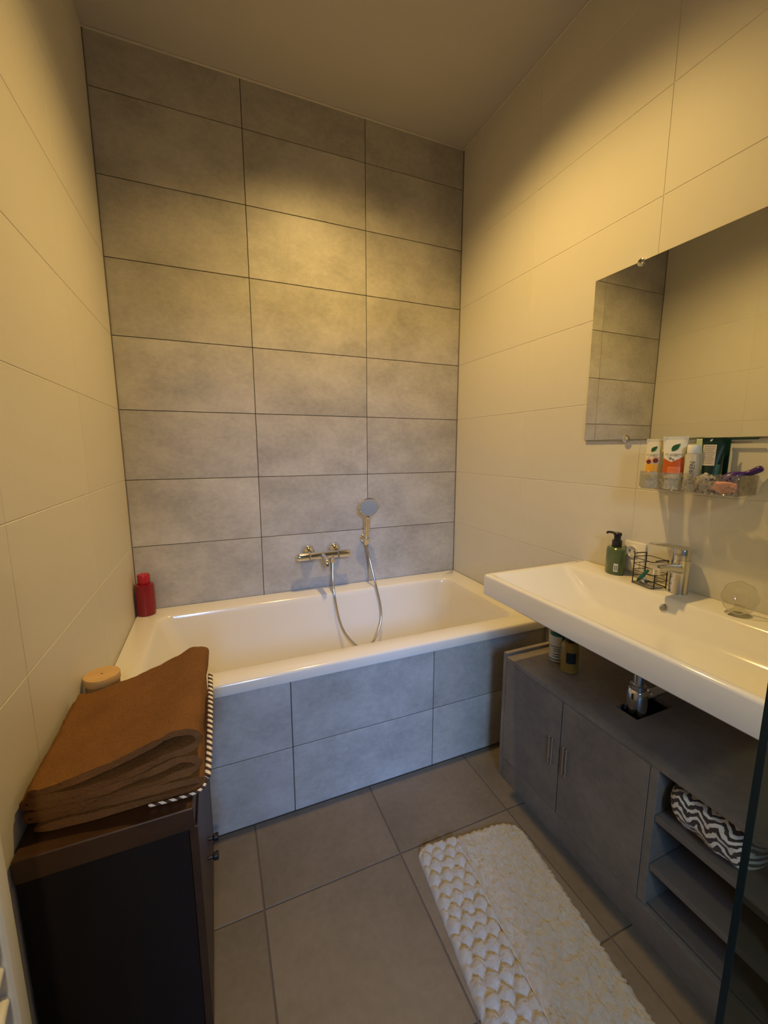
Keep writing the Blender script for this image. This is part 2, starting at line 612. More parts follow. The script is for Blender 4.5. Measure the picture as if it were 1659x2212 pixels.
# sealant lines
s = struct(boxo('trim_1', (0.0, -0.004, 0.59), (0.004, 0.0004, H), M['grey_sealant']), 'dark sealant line in the left tiled corner', 'sealant')
s = struct(boxo('trim_2', (W - 0.004, -0.004, 0.59), (W, 0.0004, H), M['grey_sealant']), 'dark sealant line in the right tiled corner', 'sealant')
s = struct(boxo('trim_3', (0.0, -0.006, H - 0.009), (W, 0.0, H - 0.0002), M['silicone'], bev=0.002), 'pale sealant bead between grey tiles and ceiling', 'sealant')
s = struct(boxo('trim_4', (W - 0.005, YN, H - 0.007), (W, -0.006, H - 0.0002), M['silicone'], bev=0.002), 'pale sealant bead between cream tiles and ceiling', 'sealant')

# ------------------------------------------------------------------ recessed downlight over the bath (gives the warm light)
LX, LY = 1.02, -0.82
dl = thing('downlight', 'round recessed ceiling downlight above the bath edge', 'lamp', (LX, LY, H))
bm = bmesh.new()
lathe(bm, [(0.036, -0.001), (0.046, -0.001), (0.046, -0.004), (0.040, -0.006), (0.036, -0.004)], 32, cap0=False, cap1=False)
finish('trim_ring', bm, M['chrome'], dl)
bm = bmesh.new()
lathe(bm, [(0.0355, -0.0012), (0.0355, -0.0022)], 32)
finish('lens', bm, M['lamp_glow'], dl)
sl = bpy.data.lights.new('downlight_beam', 'SPOT')
sl.energy, sl.color = 130, (1.0, 0.65, 0.205)
sl.spot_size, sl.spot_blend, sl.shadow_soft_size = math.radians(144), 1.0, 0.035
slo = bpy.data.objects.new('downlight_beam', sl)
COL.objects.link(slo)
slo.location = (0, 0, -0.045)
slo.parent = dl

# ------------------------------------------------------------------ bath
bath = thing('bathtub', 'long white built in bathtub with flat rim and tiled apron', 'bathtub', (0, 0, 0))
BX0, BX1, BY0, BY1, BZ = 0.0015, W - 0.0015, -0.847, -0.0015, 0.591
bm = bmesh.new()
L_ = [rrect(BX0 + .03, BX1 - .03, BY0 + .03, BY1 - .03, .002, BZ - .042),
      rrect(BX0, BX1, BY0, BY1, .003, BZ - .042), rrect(BX0, BX1, BY0, BY1, .003, BZ - .010),
      rrect(BX0 + .002, BX1 - .002, BY0 + .002, BY1 - .002, .004, BZ - .004), rrect(BX0 + .006, BX1 - .006, BY0 + .007, BY1 - .006, .006, BZ),
      rrect(.095, 1.690, -.757, -.118, .070, BZ), rrect(.100, 1.686, -.752, -.123, .068, BZ - .002),
      rrect(.105, 1.682, -.748, -.127, .066, BZ - .008), rrect(.112, 1.677, -.744, -.131, .066, BZ - .03),
      rrect(.165, 1.655, -.728, -.145, .075, BZ - .18), rrect(.235, 1.630, -.712, -.160, .085, BZ - .32),
      rrect(.285, 1.600, -.695, -.178, .095, BZ - .385), rrect(.345, 1.560, -.665, -.208, .10, BZ - .412),
      rrect(.43, 1.50, -.61, -.26, .09, BZ - .418)]
loft(bm, L_, False, True)
finish('tub', bm, M['acrylic'], bath, 40)
bm = bmesh.new()
lathe(bm, [(0.030, 0.0), (0.036, 0.001), (0.036, 0.004), (0.030, 0.008), (0.012, 0.010)], 28, Matrix.Translation((0.95, -.435, BZ - .418)))
finish('drain_cover', bm, M['chrome'], bath)
# tiled apron below the rim
apron = slab('wall_front', (0.0, -0.8265 + T, 0.0), (W, -0.80, 0.549), M['dark_grout'], 'grey tiled apron under the bathtub rim')
for i in range(3):
    for z0, z1 in ((0.0, 0.272), (0.272, 0.5495)):
        x0, x1 = [0, .5995, 1.1995, W][i:i + 2]
        tile(apron, 'a', (x1 - x0 - 2 * J, T + 0.002, z1 - z0 - 2 * J), ((x0 + x1) / 2, -0.8265 + (T + 0.002) / 2, (z0 + z1) / 2), M['back_tile'])

# ------------------------------------------------------------------ bath mixer
mz, my = 0.797, -0.072
mx = thing('bath_mixer', 'chrome wall mounted thermostatic bath mixer with two round knobs', 'tap', (0.922, 0, mz))
bm = bmesh.new()
AX = lambda x, y, z, d: axis_mtx((x, y, z), d)
lathe(bm, [(0.019, -0.078), (0.0205, -0.076), (0.0205, 0.076), (0.019, 0.078)], 28, AX(0, my, 0, (1, 0, 0)))
finish('body', bm, M['chrome'], mx)
for s_, nm in ((-1, 'flow_knob'), (1, 'temperature_knob')):
    bm = bmesh.new()
    lathe(bm, [(0.017, 0.0), (0.0215, 0.002), (0.0215, 0.052), (0.0205, 0.062), (0.016, 0.069), (0.008, 0.071)], 28, AX(s_ * 0.082, my, 0, (s_, 0, 0)))
    k = finish(nm, bm, M['chrome'], mx)
    bm = bmesh.new()
    lathe(bm, [(0.0195, 0), (0.0195, 0.004)], 28, AX(s_ * 0.078, my, 0, (s_, 0, 0)))
    finish('collar', bm, M['grey_ink'], mx)
for x in (-0.075, 0.075):
    bm = bmesh.new()
    lathe(bm, [(0.038, 0.0005), (0.040, 0.005), (0.0385, 0.018), (0.032, 0.033), (0.022, 0.043), (0.014, 0.047), (0.013, 0.06)], 28, AX(x, 0, 0.014, (0, -1, 0)))
    finish('rosette', bm, M['chrome'], mx)
bm = bmesh.new()
tube(bm, catmull([(-0.008, my - 0.008, 0.0), (-0.008, my - 0.05, -0.003), (-0.008, my - 0.085, -0.006), (-0.008, my - 0.1, -0.016), (-0.008, my - 0.103, -0.034)], 5), [0.0155] * 11 + [0.0145] * 10, 16)
finish('spout', bm, M['chrome'], mx)
bm = bmesh.new()
lathe(bm, [(0.011, -0.044), (0.012, -0.042), (0.012, -0.024), (0.009, -0.022), (0.009, -0.012)], 18, Matrix.Translation((0.047, my - 0.012, 0)))
finish('hose_outlet', bm, M['chrome'], mx)

# ------------------------------------------------------------------ hand shower, its holder and hose
hz = at(785, 1162, 'y', 0.0)
hold = thing('shower_holder', 'small round chrome wall bracket holding the hand shower', 'shower holder', (hz.x, 0, hz.z))
bm = bmesh.new()
lathe(bm, [(0.023, 0.0005), (0.024, 0.004), (0.020, 0.010), (0.012, 0.014), (0.011, 0.034)], 26, AX(0, 0, 0, (0, -1, 0)))
finish('rosette', bm, M['chrome'], hold)
bm = bmesh.new()
hdir = Vector((-0.03, -0.26, 1)).normalized()
lathe(bm, [(0.0185, -0.016), (0.019, -0.014), (0.020, 0.014), (0.0185, 0.016), (0.0145, 0.016), (0.0145, -0.016)], 24, axis_mtx((0, -0.05, 0), hdir), cap0=False, cap1=False)
finish('cradle', bm, M['chrome'], hold)
hs = thing('hand_shower', 'chrome hand shower with round pale spray face on the grey wall', 'hand shower', (hz.x, -0.05, hz.z))
bm = bmesh.new()
lathe(bm, [(0.0105, -0.03), (0.0135, -0.015), (0.0140, 0.02), (0.0165, 0.08), (0.0180, 0.135), (0.0165, 0.165), (0.010, 0.180)], 22, axis_mtx((0, 0, 0), hdir))
finish('handle', bm, M['chrome'], hs)
fdir = Vector((-0.16, -0.90, -0.30)).normalized()
hc = hdir * 0.214 + fdir * 0.016
bm = bmesh.new()
lathe(bm, [(0.020, -0.030), (0.040, -0.022), (0.052, -0.010), (0.0555, 0.0), (0.0555, 0.006), (0.052, 0.009)], 36, axis_mtx(hc, fdir))
finish('head', bm, M['chrome'], hs)
bm = bmesh.new()
fm = axis_mtx(hc, fdir)
lathe(bm, [(0.050, 0.0085), (0.050, 0.0100), (0.046, 0.0108)], 36, fm)
for rr, nn in ((0.012, 6), (0.023, 12), (0.034, 18), (0.043, 22)):
    for i in range(nn):
        a = 2 * math.pi * i / nn
        lathe(bm, [(0.0016, 0.0105), (0.0012, 0.0125)], 6, fm @ Matrix.Translation((rr * math.cos(a), rr * math.sin(a), 0)))
finish('spray_face', bm, M['spray'], hs)
base = Vector((hz.x, -0.05, hz.z))
p0 = Vector((0.922 + 0.047, my - 0.012, mz - 0.044))
hp = [p0, at(719, 1250, 'y', -0.11), at(723, 1290, 'y', -0.15), at(735, 1345, 'y', -0.17), at(753, 1378, 'y', -0.20), at(780, 1399, 'y', -0.23), at(806, 1386, 'y', -0.22),
      at(822, 1345, 'y', -0.185), at(822, 1310, 'y', -0.16), at(812, 1265, 'y', -0.14), at(799, 1210, 'y', -0.09), base - hdir * 0.03]
bm = bmesh.new()
tube(bm, [p - base for p in catmull(hp, 10)], 0.0062, 12)
finish('hose', bm, M['hose'], hs)

# ------------------------------------------------------------------ red bottle on the bath rim
rb = thing('shampoo_bottle', 'dark red plastic bottle in the corner of the bath rim', 'bottle', (0.046, -0.060, BZ))
bm = bmesh.new()
lathe(bm, [(0.036, 0.0), (0.040, 0.003), (0.041, 0.02), (0.0405, 0.142), (0.039, 0.150), (0.030, 0.153)], 32)
finish('body', bm, M['red'], rb)
bm = bmesh.new()
lathe(bm, [(0.0255, 0.1535), (0.0265, 0.155), (0.0260, 0.196), (0.024, 0.199)], 28)
finish('cap', bm, M['red_cap'], rb)

# ------------------------------------------------------------------ washbasin
SX0, SX1, SY0, SY1, SZ, SB = 1.300, W - 0.0015, -1.975, -1.008, 0.915, 0.835
ws = thing('washbasin', 'long white ceramic washbasin with thick front edge', 'washbasin', (0, 0, 0))
bm = bmesh.new()
L_ = [rrect(1.38, 1.70, -1.86, -1.12, .02, .795), rrect(1.36, 1.72, -1.88, -1.10, .03, SB), rrect(SX0 + .006, SX1, SY0, SY1, .004, SB), rrect(SX0, SX1, SY0, SY1, .005, SB + .005),
      rrect(SX0, SX1, SY0, SY1, .005, SZ - .008), rrect(SX0 + .002, SX1, SY0 + .002, SY1 - .002, .006, SZ - .003), rrect(SX0 + .006, SX1 - .002, SY0 + .005, SY1 - .005, .008, SZ),
      rrect(SX0 + .020, 1.690, SY0 + .03, SY1 - .022, .025, SZ), rrect(SX0 + .024, 1.686, SY0 + .034, SY1 - .026, .025, SZ - .002),
      rrect(SX0 + .034, 1.680, SY0 + .05, SY1 - .04, .03, SZ - .012), rrect(SX0 + .05, 1.668, SY0 + .10, SY1 - .10, .04, SZ - .045),
      rrect(SX0 + .07, 1.650, SY0 + .17, SY1 - .17, .05, SZ - .085), rrect(SX0 + .10, 1.62, SY0 + .24, SY1 - .24, .05, SZ - .098), rrect(SX0 + .16, 1.56, SY0 + .36, SY1 - .36, .04, SZ - .102)]
loft(bm, L_, True, True)
finish('basin', bm, M['ceramic'], ws, 38)
ov = at(1435, 1310, 'x', 1.674)
bm = bmesh.new()
lathe(bm, [(0.0095, -0.004), (0.0125, -0.004), (0.0125, 0.0015), (0.0105, 0.0022), (0.0095, 0.001)], 24, axis_mtx((1.6715, ov.y, SZ - .032), (-1, 0, 0.34)), cap0=False, cap1=False)
finish('overflow_ring', bm, M['chrome'], ws)
bm = bmesh.new()
lathe(bm, [(0.0098, 0.0), (0.0098, 0.0006)], 20, axis_mtx((1.6712, ov.y, SZ - .032), (-1, 0, 0.34)))
finish('overflow_hole', bm, M['grey_ink'], ws)

# faucet
TX, TY = 1.762, -1.420
fa = thing('faucet', 'chrome single lever faucet standing on the washbasin deck', 'faucet', (TX, TY, SZ))
bm = bmesh.new()
lathe(bm, [(0.0275, 0.0), (0.0275, 0.004), (0.0262, 0.008), (0.0258, 0.10), (0.026, 0.112)], 32)
finish('body', bm, M['soft_chrome'], fa)
bm = bmesh.new()


def rr_sec(c, w, h, n, ax):
    """rounded section in the y/z plane at point c"""
    return [Vector((c[0], c[1] + p.x, c[2] + p.y)) for p in rrect(-w, w, -h, h, min(w, h) * 0.8, 0, n)]


loft(bm, [rr_sec((-0.010, 0, 0.078), .020, .020, 5, 0), rr_sec((-0.04, 0, 0.086), .020, .015, 5, 0), rr_sec((-0.09, 0, 0.096), .019, .011, 5, 0), rr_sec((-0.128, 0, 0.101), .018, .009, 5, 0), rr_sec((-0.134, 0, 0.101), .014, .006, 5, 0)])
finish('spout', bm, M['soft_chrome'], fa)
bm = bmesh.new()
lathe(bm, [(0.010, -0.018), (0.012, -0.017), (0.012, 0.0)], 22, Matrix.Translation((-0.113, 0, 0.093)))
finish('aerator', bm, M['soft_chrome'], fa)
bm = bmesh.new()
lathe(bm, [(0.0245, 0.1125), (0.0245, 0.128), (0.0262, 0.13), (0.0262, 0.146), (0.023, 0.152)], 32)
loft(bm, [rr_sec((0.022, 0, 0.142), .018, .008, 5, 0), rr_sec((-0.01, 0, 0.150), .022, .008, 5, 0), rr_sec((-0.06, 0, 0.163), .020, .005, 5, 0), rr_sec((-0.13, 0, 0.174), .017, .0035, 5, 0), rr_sec((-0.147, 0, 0.1755), .012, .002, 5, 0)])
finish('lever', bm, M['soft_chrome'], fa)

# soap dispenser
so = thing('soap_dispenser', 'squat green bottle with black pump on the washbasin', 'soap dispenser', (1.766, -1.187, SZ), math.radians(-25))
bm = bmesh.new()
lathe(bm, [(0.036, 0.0), (0.039, 0.004), (0.039, 0.085), (0.038, 0.096), (0.033, 0.101), (0.016, 0.102)], 36, sx=0.80, sy=1.0)
finish('bottle', bm, M['green_soap'], so)
bm = bmesh.new()
lathe(bm, [(0.0165, 0.1022), (0.017, 0.104), (0.017, 0.126), (0.0115, 0.128), (0.0115, 0.143), (0.014, 0.145), (0.014, 0.153), (0.012, 0.155)], 24)
tube(bm, [(-0.004, 0.004, 0.151), (-0.012, 0.022, 0.152), (-0.018, 0.036, 0.150), (-0.019, 0.040, 0.146)], 0.0045, 10)
finish('pump', bm, M['black'], so)
lab = bmesh.new()


def arc_label(bm, r, sx, a0, a1, z0, z1, n=6, off=0.0004):
    rows = []
    for z in (z0, z1):
        rows.append([bm.verts.new((((r + off) * math.cos(math.radians(a0 + (a1 - a0) * i / n))) * sx, (r + off) * math.sin(math.radians(a0 + (a1 - a0) * i / n)), z)) for i in range(n + 1)])
    for i in range(n):
        bm.faces.new((rows[0][i], rows[0][i + 1], rows[1][i + 1], rows[1][i]))


arc_label(lab, 0.039, 0.80, 228, 252, 0.014, 0.044)
lo_ = finish('label', lab, M['white_label'], so)
bm = bmesh.new()
for z in (0.019, 0.024, 0.029, 0.034):
    arc_label(bm, 0.039, 0.80, 232, 239, z, z + 0.003, 2, 0.0006)
    arc_label(bm, 0.039, 0.80, 241.5, 248, z, z + 0.003, 2, 0.0006)
finish('print', bm, M['ink'], lo_)

# wall socket
sk = thing('wall_socket', 'white wall power socket behind the green dispenser', 'socket', (W, -1.233, 0.985))
bm = bmesh.new()
box(bm, (-0.010, -0.041, -0.056), (-0.0005, 0.041, 0.056), 0.004, 2)
finish('plate', bm, M['socket'], sk)
bm = bmesh.new()
lathe(bm, [(0.0215, 0.0), (0.0215, 0.006), (0.0185, 0.006), (0.0175, 0.001), (0.0, 0.001)], 28, axis_mtx((-0.0098, 0.006, 0.020), (-1, 0, 0)), cap1=False)
ins = finish('insert', bm, M['socket'], sk)
bm = bmesh.new()
for dy in (-0.0085, 0.0085):
    lathe(bm, [(0.0027, 0.0), (0.0027, 0.0012)], 12, axis_mtx((-0.0112, 0.006 + dy, 0.020), (-1, 0, 0)))
finish('pin_hole', bm, M['hole'], ins)
bm = bmesh.new()
box(bm, (-0.014, 0.002, 0.0015), (-0.010, 0.010, 0.005), 0.0006, 1)
finish('earth_clip', bm, M['steel'], ins)
bm = bmesh.new()
box(bm, (-0.013, -0.026, -0.046), (-0.0095, 0.030, -0.012), 0.002, 2)
finish('rocker', bm, M['socket'], sk)

# wire basket
bk = thing('wire_basket', 'small black wire basket beside the faucet', 'basket', (1.745, -1.334, SZ), math.radians(-10))
bw, bd, bh = 0.034, 0.041, 0.104
for i in range(5):
    bm = bmesh.new()
    tube(bm, rrect(-bw, bw, -bd, bd, 0.007, 0.003 + i * 0.0225, 4), 0.0013, 6, closed=True)
    finish('ring_wire', bm, M['black_wire'], bk)
for sy in (-1, 1):
    bm = bmesh.new()
    yy = sy * (bd + 0.0025)
    hh = bh if sy > 0 else bh - 0.006
    tube(bm, catmull([(-bw * .72, yy, 0.002), (-bw * .72, yy, 0.05), (-bw * .72, yy, hh - 0.006), (-bw * .6, yy, hh), (bw * .6, yy, hh), (bw * .72, yy, hh - 0.006), (bw * .72, yy, 0.05), (bw * .72, yy, 0.002)], 3), 0.0018, 7)
    finish('upright_wire', bm, M['black_wire'], bk)
for i in range(5):
    bm = bmesh.new()
    x = -bw + 2 * bw * (i + 0.5) / 5
    tube(bm, [(x, -bd, 0.0035), (x, bd, 0.0035)], 0.0012, 6)
    finish('bottom_wire', bm, M['black_wire'], bk)
tb = thing('toothbrush', 'green handled brush leaning inside the wire basket', 'toothbrush', (1.745, -1.328, SZ + 0.0062))
bm = bmesh.new()
tube(bm, catmull([(-0.012, 0.026, 0.0045), (-0.016, 0.004, 0.030), (-0.020, -0.016, 0.055)], 4), [0.004, 0.0045, 0.005, 0.0055, 0.0058, 0.0055, 0.005, 0.004, 0.0035], 10)
finish('handle', bm, M['toothbrush'], tb)
bm = bmesh.new()
tube(bm, [(-0.020, -0.016, 0.055), (-0.022, -0.026, 0.068)], [0.0035, 0.006], 10)
finish('brush_head', bm, M['white_cap'], tb)
tp = thing('small_tube', 'little white tube lying in the wire basket', 'tube', (1.738, -1.305, SZ + 0.0062))
bm = bmesh.new()
lathe(bm, [(0.006, 0.0), (0.009, 0.003), (0.009, 0.036), (0.005, 0.04)], 16, axis_mtx((0.016, 0.010, 0.0092), (-0.5, -0.85, 0.0)))
finish('body', bm, M['white_cap'], tp)
bm = bmesh.new()
lathe(bm, [(0.0046, 0.0402), (0.0046, 0.05)], 12, axis_mtx((0.016, 0.010, 0.0092), (-0.5, -0.85, 0.0)))
finish('cap', bm, M['leaf'], tp)

# clear glass dish on a foot
gd = thing('glass_dish', 'clear glass scallop shaped soap dish at the back of the washbasin', 'soap dish', (1.735, -1.602, SZ))
bm = bmesh.new()
lathe(bm, [(0.030, 0.0), (0.032, 0.002), (0.024, 0.008), (0.011, 0.018), (0.012, 0.027)], 28)
finish('foot', bm, M['clear_glass'], gd)
bm = bmesh.new()
dm = axis_mtx((-0.006, 0.0, 0.050), (-0.84, -0.40, 0.34))
loops = []
for r, z in [(0.006, -0.0185), (0.022, -0.015), (0.036, -0.006), (0.047, 0.008), (0.049, 0.010), (0.047, 0.011), (0.035, -0.002), (0.021, -0.011), (0.006, -0.0145)]:
    lp = []
    for i in range(48):
        a = 2 * math.pi * i / 48
        rr = r * (1 + 0.03 * math.cos(8 * a) * (r / 0.049) ** 2)
        lp.append(dm @ Vector((rr * math.cos(a) * 0.80, rr * math.sin(a) * 0.93, z)))
    loops.append(lp)
loft(bm, loops)
finish('bowl', bm, M['clear_glass'], gd)
bm = bmesh.new()
tube(bm, [dm @ Vector((0.0492 * (1 + 0.03 * math.cos(8 * a)) * math.cos(a) * 0.80, 0.0492 * (1 + 0.03 * math.cos(8 * a)) * math.sin(a) * 0.93, 0.0105)) for a in [2 * math.pi * i / 64 for i in range(64)]], 0.0016, 8, closed=True)
finish('rim', bm, plain('glass_rim', (0.80, 0.76, 0.66), 0.08, trans=0.6, ior=1.3), gd)

# ------------------------------------------------------------------ mirror with clips
MY0, MY1, MZ0, MZ1 = -1.975, -0.974, 1.412, 2.022
mi = thing('mirror', 'frameless rectangular mirror over the washbasin', 'mirror', (W, (MY0 + MY1) / 2, MZ0))
yc_ = (MY0 + MY1) / 2
boxo('backing', (-0.0075, MY0 - yc_, 0), (-0.004, MY1 - yc_, MZ1 - MZ0), M['mirror_edge'], mi)
boxo('mirror_glass', (-0.009, MY0 - yc_ + .001, .001), (-0.0075, MY1 - yc_ - .001, MZ1 - MZ0 - .001), M['mirror'], mi)
for y in (-1.160, -1.79):
    for z, s_ in ((MZ1, 1), (MZ0, -1)):
        bm = bmesh.new()
        lathe(bm, [(0.013, 0.0), (0.0135, 0.003), (0.0125, 0.0125), (0.010, 0.014)], 24, axis_mtx((-0.0005, y - yc_, z - MZ0 - s_ * 0.004), (-1, 0, 0)))
        finish('clip', bm, M['chrome'], mi)

# ------------------------------------------------------------------ clear tray on the wall with toiletries
TX0, TX1, TYA, TYB, TZ0, TZ1 = 1.712, W - 0.001, -1.572, -1.288, 1.248, 1.306
tr = thing('clear_tray', 'clear acrylic wall tray full of toiletries under the mirror', 'tray', (TX1, (TYA + TYB) / 2, TZ0))
ty = (TYA + TYB) / 2
th = 0.003
boxo('base', (TX0 - TX1, TYA - ty, 0), (0, TYB - ty, th), M['clear'], tr, 0.0008, 1)
boxo('front_panel', (TX0 - TX1, TYA - ty, th), (TX0 - TX1 + th, TYB - ty, TZ1 - TZ0), M['clear'], tr, 0.0008, 1)
boxo('back_panel', (-th, TYA - ty, th), (0, TYB - ty, TZ1 - TZ0), M['clear'], tr, 0.0008, 1)
for a, b_ in ((TYA - ty, TYA - ty + th), (TYB - ty - th, TYB - ty)):
    boxo('side_panel', (TX0 - TX1 + th, a, th), (-th, b_, TZ1 - TZ0), M['clear'], tr, 0.0008, 1)
TZ = TZ0 + th + 0.0003


def squeeze_tube(name, label, loc, w, h, mat, capmat, rotz, cap_h=0.030, cap_r=0.017, cat='tube'):
    """soft tube standing on its cap; flat crimp at the top; local front is -X"""
    t = thing(name, label, cat, loc, rotz)
    bm = bmesh.new()
    lathe(bm, [(cap_r, 0.0), (cap_r + .001, .001), (cap_r + .0005, cap_h)], 24)
    finish('cap', bm, capmat, t)
    loops = []
    n = 32
    for k in range(9):
        f = k / 8
        z = cap_h + 0.0004 + f * (h - cap_h)
        ww = (cap_r + 0.003) * (1 - f) + w / 2 * f
        ww = max(ww, cap_r + 0.002 + 0.003 * min(1, f * 6))
        dd = (cap_r + 0.002) * (1 - f) ** 0.8 + 0.0008
        loops.append([Vector((dd * math.cos(2 * math.pi * i / n), ww * math.sin(2 * math.pi * i / n), z)) for i in range(n)])
    for z in (h + .0005, h + .010):
        loops.append([Vector((0.0009 * math.cos(2 * math.pi * i / n), w / 2 * math.sin(2 * math.pi * i / n), z)) for i in range(n)])
    loft(bm := bmesh.new(), loops)
    finish('body', bm, mat, t)
    t['_h'] = h
    front = lambda y, z: -((cap_r + 0.002) * max(0.0, 1 - (z - cap_h) / (h - cap_h)) ** 0.8 + 0.0008) * math.sqrt(max(0.05, 1 - (y / (w / 2)) ** 2)) - 0.0006
    return t, front


def leaf(parent, front, cy, cz, s, name='leaf_print', mat=None):
    pts = []
    n = 10
    for i in range(n + 1):
        f = i / n
        pts.append((f, 0.30 * math.sin(math.pi * f ** 0.8)))
    up = [(f, w_) for f, w_ in pts]
    dn = [(f, -w_ * 0.75) for f, w_ in pts[1:-1]][::-1]
    bm = bmesh.new()
    ca, sa = math.cos(math.radians(48)), math.sin(math.radians(48))
    vs = []
    for u, v in up + dn:
        y_, z_ = (u - 0.5) * s, v * s
        yy, zz = -(y_ * ca - z_ * sa), y_ * sa + z_ * ca
        vs.append(bm.verts.new((front(cy + yy, cz + zz) - 0.0003, cy + yy, cz + zz)))
    bm.faces.new(vs)
    return finish(name, bm, mat or M['leaf'], parent, 0)


def patch(parent, front, name, mat, y0, y1, zlo, zhi, n=8, off=0.0002):
    """printed patch on a tube front; zlo and zhi may be functions of y"""
    fl = zlo if callable(zlo) else (lambda y: zlo)
    fh = zhi if callable(zhi) else (lambda y: zhi)
    bm = bmesh.new()
    cols = []
    m_ = 5
    for i in range(n + 1):
        y = y0 + (y1 - y0) * i / n
        cols.append([bm.verts.new((front(y, fl(y) + (fh(y) - fl(y)) * k / m_) - off, y, fl(y) + (fh(y) - fl(y)) * k / m_)) for k in range(m_ + 1)])
    for i in range(n):
        for k in range(m_):
            bm.faces.new((cols[i][k], cols[i + 1][k], cols[i + 1][k + 1], cols[i][k + 1]))
    return finish(name, bm, mat, parent, 60)


def disc(parent, front, name, mat, cy, cz, r, off=0.0005, sq=1.0):
    bm = bmesh.new()
    vs = []
    for i in range(18):
        a = 2 * math.pi * i / 18
        y, z = cy + r * math.cos(a), cz + r * sq * math.sin(a)
        vs.append(bm.verts.new((front(y, z) - off, y, z)))
    bm.faces.new(vs)
    return finish(name, bm, mat, parent, 0)


def flat_text(parent, front, name, body, size, cy, cz, mat, rot=0):
    # text facing -X, reading towards -Y
    R = Matrix(((0, 0, -1, 0), (-1, 0, 0, 0), (0, 1, 0, 0), (0, 0, 0, 1)))
    mt = Matrix.Translation((front(cy, cz) - 0.0011, cy, cz)) @ R @ Matrix.Rotation(math.radians(rot), 4, 'Z')
    return text_part(name, body, size, mt, mat, parent)


ROT = math.radians(24)
t1, f1 = squeeze_tube('cream_tube', 'cream tube with yellow band and passion fruit print in the clear tray', (1.736, -1.3130, TZ), 0.046, 0.150, plain('cream_tube_body', (0.78, 0.70, 0.52), 0.35), M['white_cap'], ROT)
leaf(t1, f1, -0.002, 0.127, 0.024)
flat_text(t1, f1, 'brand_print', 'dr.organic', 0.0085, 0.001, 0.1085, M['grey_ink'])
patch(t1, f1, 'yellow_band', plain('yellow_print', (0.80, 0.38, 0.03), 0.4), -0.019, 0.019, 0.052, 0.078)
for cy, cz, r in ((0.010, 0.087, 0.0105), (-0.009, 0.091, 0.0115)):
    d_ = disc(t1, f1, 'fruit_print', M['peach'], cy, cz, r)
    disc(t1, f1, 'fruit_pulp_print', M['passion'], cy, cz - 0.0015, r * 0.66, 0.0008)
t2, f2 = squeeze_tube('lotion_tube', 'white tube with orange lower half and green leaf in the clear tray', (1.741, -1.376, TZ), 0.066, 0.156, plain('white_tube_body', (0.80, 0.77, 0.68), 0.35), M['white_cap'], ROT, 0.034, 0.019)
leaf(t2, f2, -0.004, 0.132, 0.031)
flat_text(t2, f2, 'brand_print', 'dr.organic', 0.0115, -0.001, 0.1105, M['grey_ink'])
vz = lambda y: 0.086 + 0.55 * abs(y - 0.004)
patch(t2, f2, 'orange_band', M['deep_orange'], -0.0275, 0.0255, 0.050, vz, 12)
patch(t2, f2, 'bright_orange_patch', M['orange'], -0.022, 0.012, 0.050, 0.072, 8, 0.0005)
flat_text(t2, f2, 'small_print', 'manuka honey', 0.0050, -0.005, 0.066, M['peach'])
for cy, cz, r in ((0.008, 0.098, 0.004), (0.000, 0.094, 0.003)):
    disc(t2, f2, 'mark_print', M['grey_ink'], cy, cz, r)
# tall bottle with sage cap
b1 = thing('toner_bottle', 'slim clear bottle with sage green cap between the two tubes', 'bottle', (1.775, -1.330, TZ))
bm = bmesh.new()
lathe(bm, [(0.017, 0.0), (0.0185, 0.002), (0.0185, 0.118), (0.016, 0.124), (0.012, 0.126)], 28)
finish('body', bm, M['frosted'], b1)
bm = bmesh.new()
lathe(bm, [(0.015, 0.1263), (0.0155, 0.128), (0.0155, 0.160), (0.0145, 0.162)], 26)
finish('cap', bm, M['sage'], b1)
# clear bottle with white cap and vertical lettering
b2 = thing('body_mist_bottle', 'clear bottle with white cap and vertical lettering in the clear tray', 'bottle', (1.742, -1.432, TZ), ROT)
bm = bmesh.new()
lathe(bm, [(0.018, 0.0), (0.020, 0.002), (0.020, 0.108), (0.018, 0.112), (0.013, 0.113)], 30)
finish('body', bm, M['frosted'], b2)
bm = bmesh.new()
lathe(bm, [(0.0165, 0.1133), (0.017, 0.115), (0.017, 0.137), (0.016, 0.139)], 28)
finish('cap', bm, M['white_cap'], b2)
R = Matrix(((0, 0, -1, 0), (-1, 0, 0, 0), (0, 1, 0, 0), (0, 0, 0, 1)))
text_part('lettering', 'LAUREN', 0.0185, Matrix.Translation((-0.0206, -0.003, 0.056)) @ R @ Matrix.Rotation(math.pi / 2, 4, 'Z'), plain('dark_grey_ink', (0.09, 0.085, 0.08), 0.5), b2)
# dark green tube
t3, f3 = squeeze_tube('dark_green_tube', 'dark green tube with white text panel at the right of the clear tray', (1.764, -1.472, TZ), 0.056, 0.150, M['dark_green'], M['dark_green'], ROT, 0.030, 0.017)
pn = patch(t3, f3, 'white_panel', plain('panel_print', (0.62, 0.54, 0.44), 0.5), -0.008, 0.024, 0.078, 0.140)
for k in range(9):
    patch(t3, f3, 'text_line', M['grey_ink'], -0.005 + 0.002 * (k % 3), 0.021, 0.133 - k * 0.006, 0.1345 - k * 0.006, 3, 0.0005)
patch(t3, f3, 'green_print', M['mid_green'], -0.022, -0.010, 0.050, 0.082, 4)
leaf(t3, f3, 0.006, 0.153, 0.009, 'leaf_print', M['white_label'])
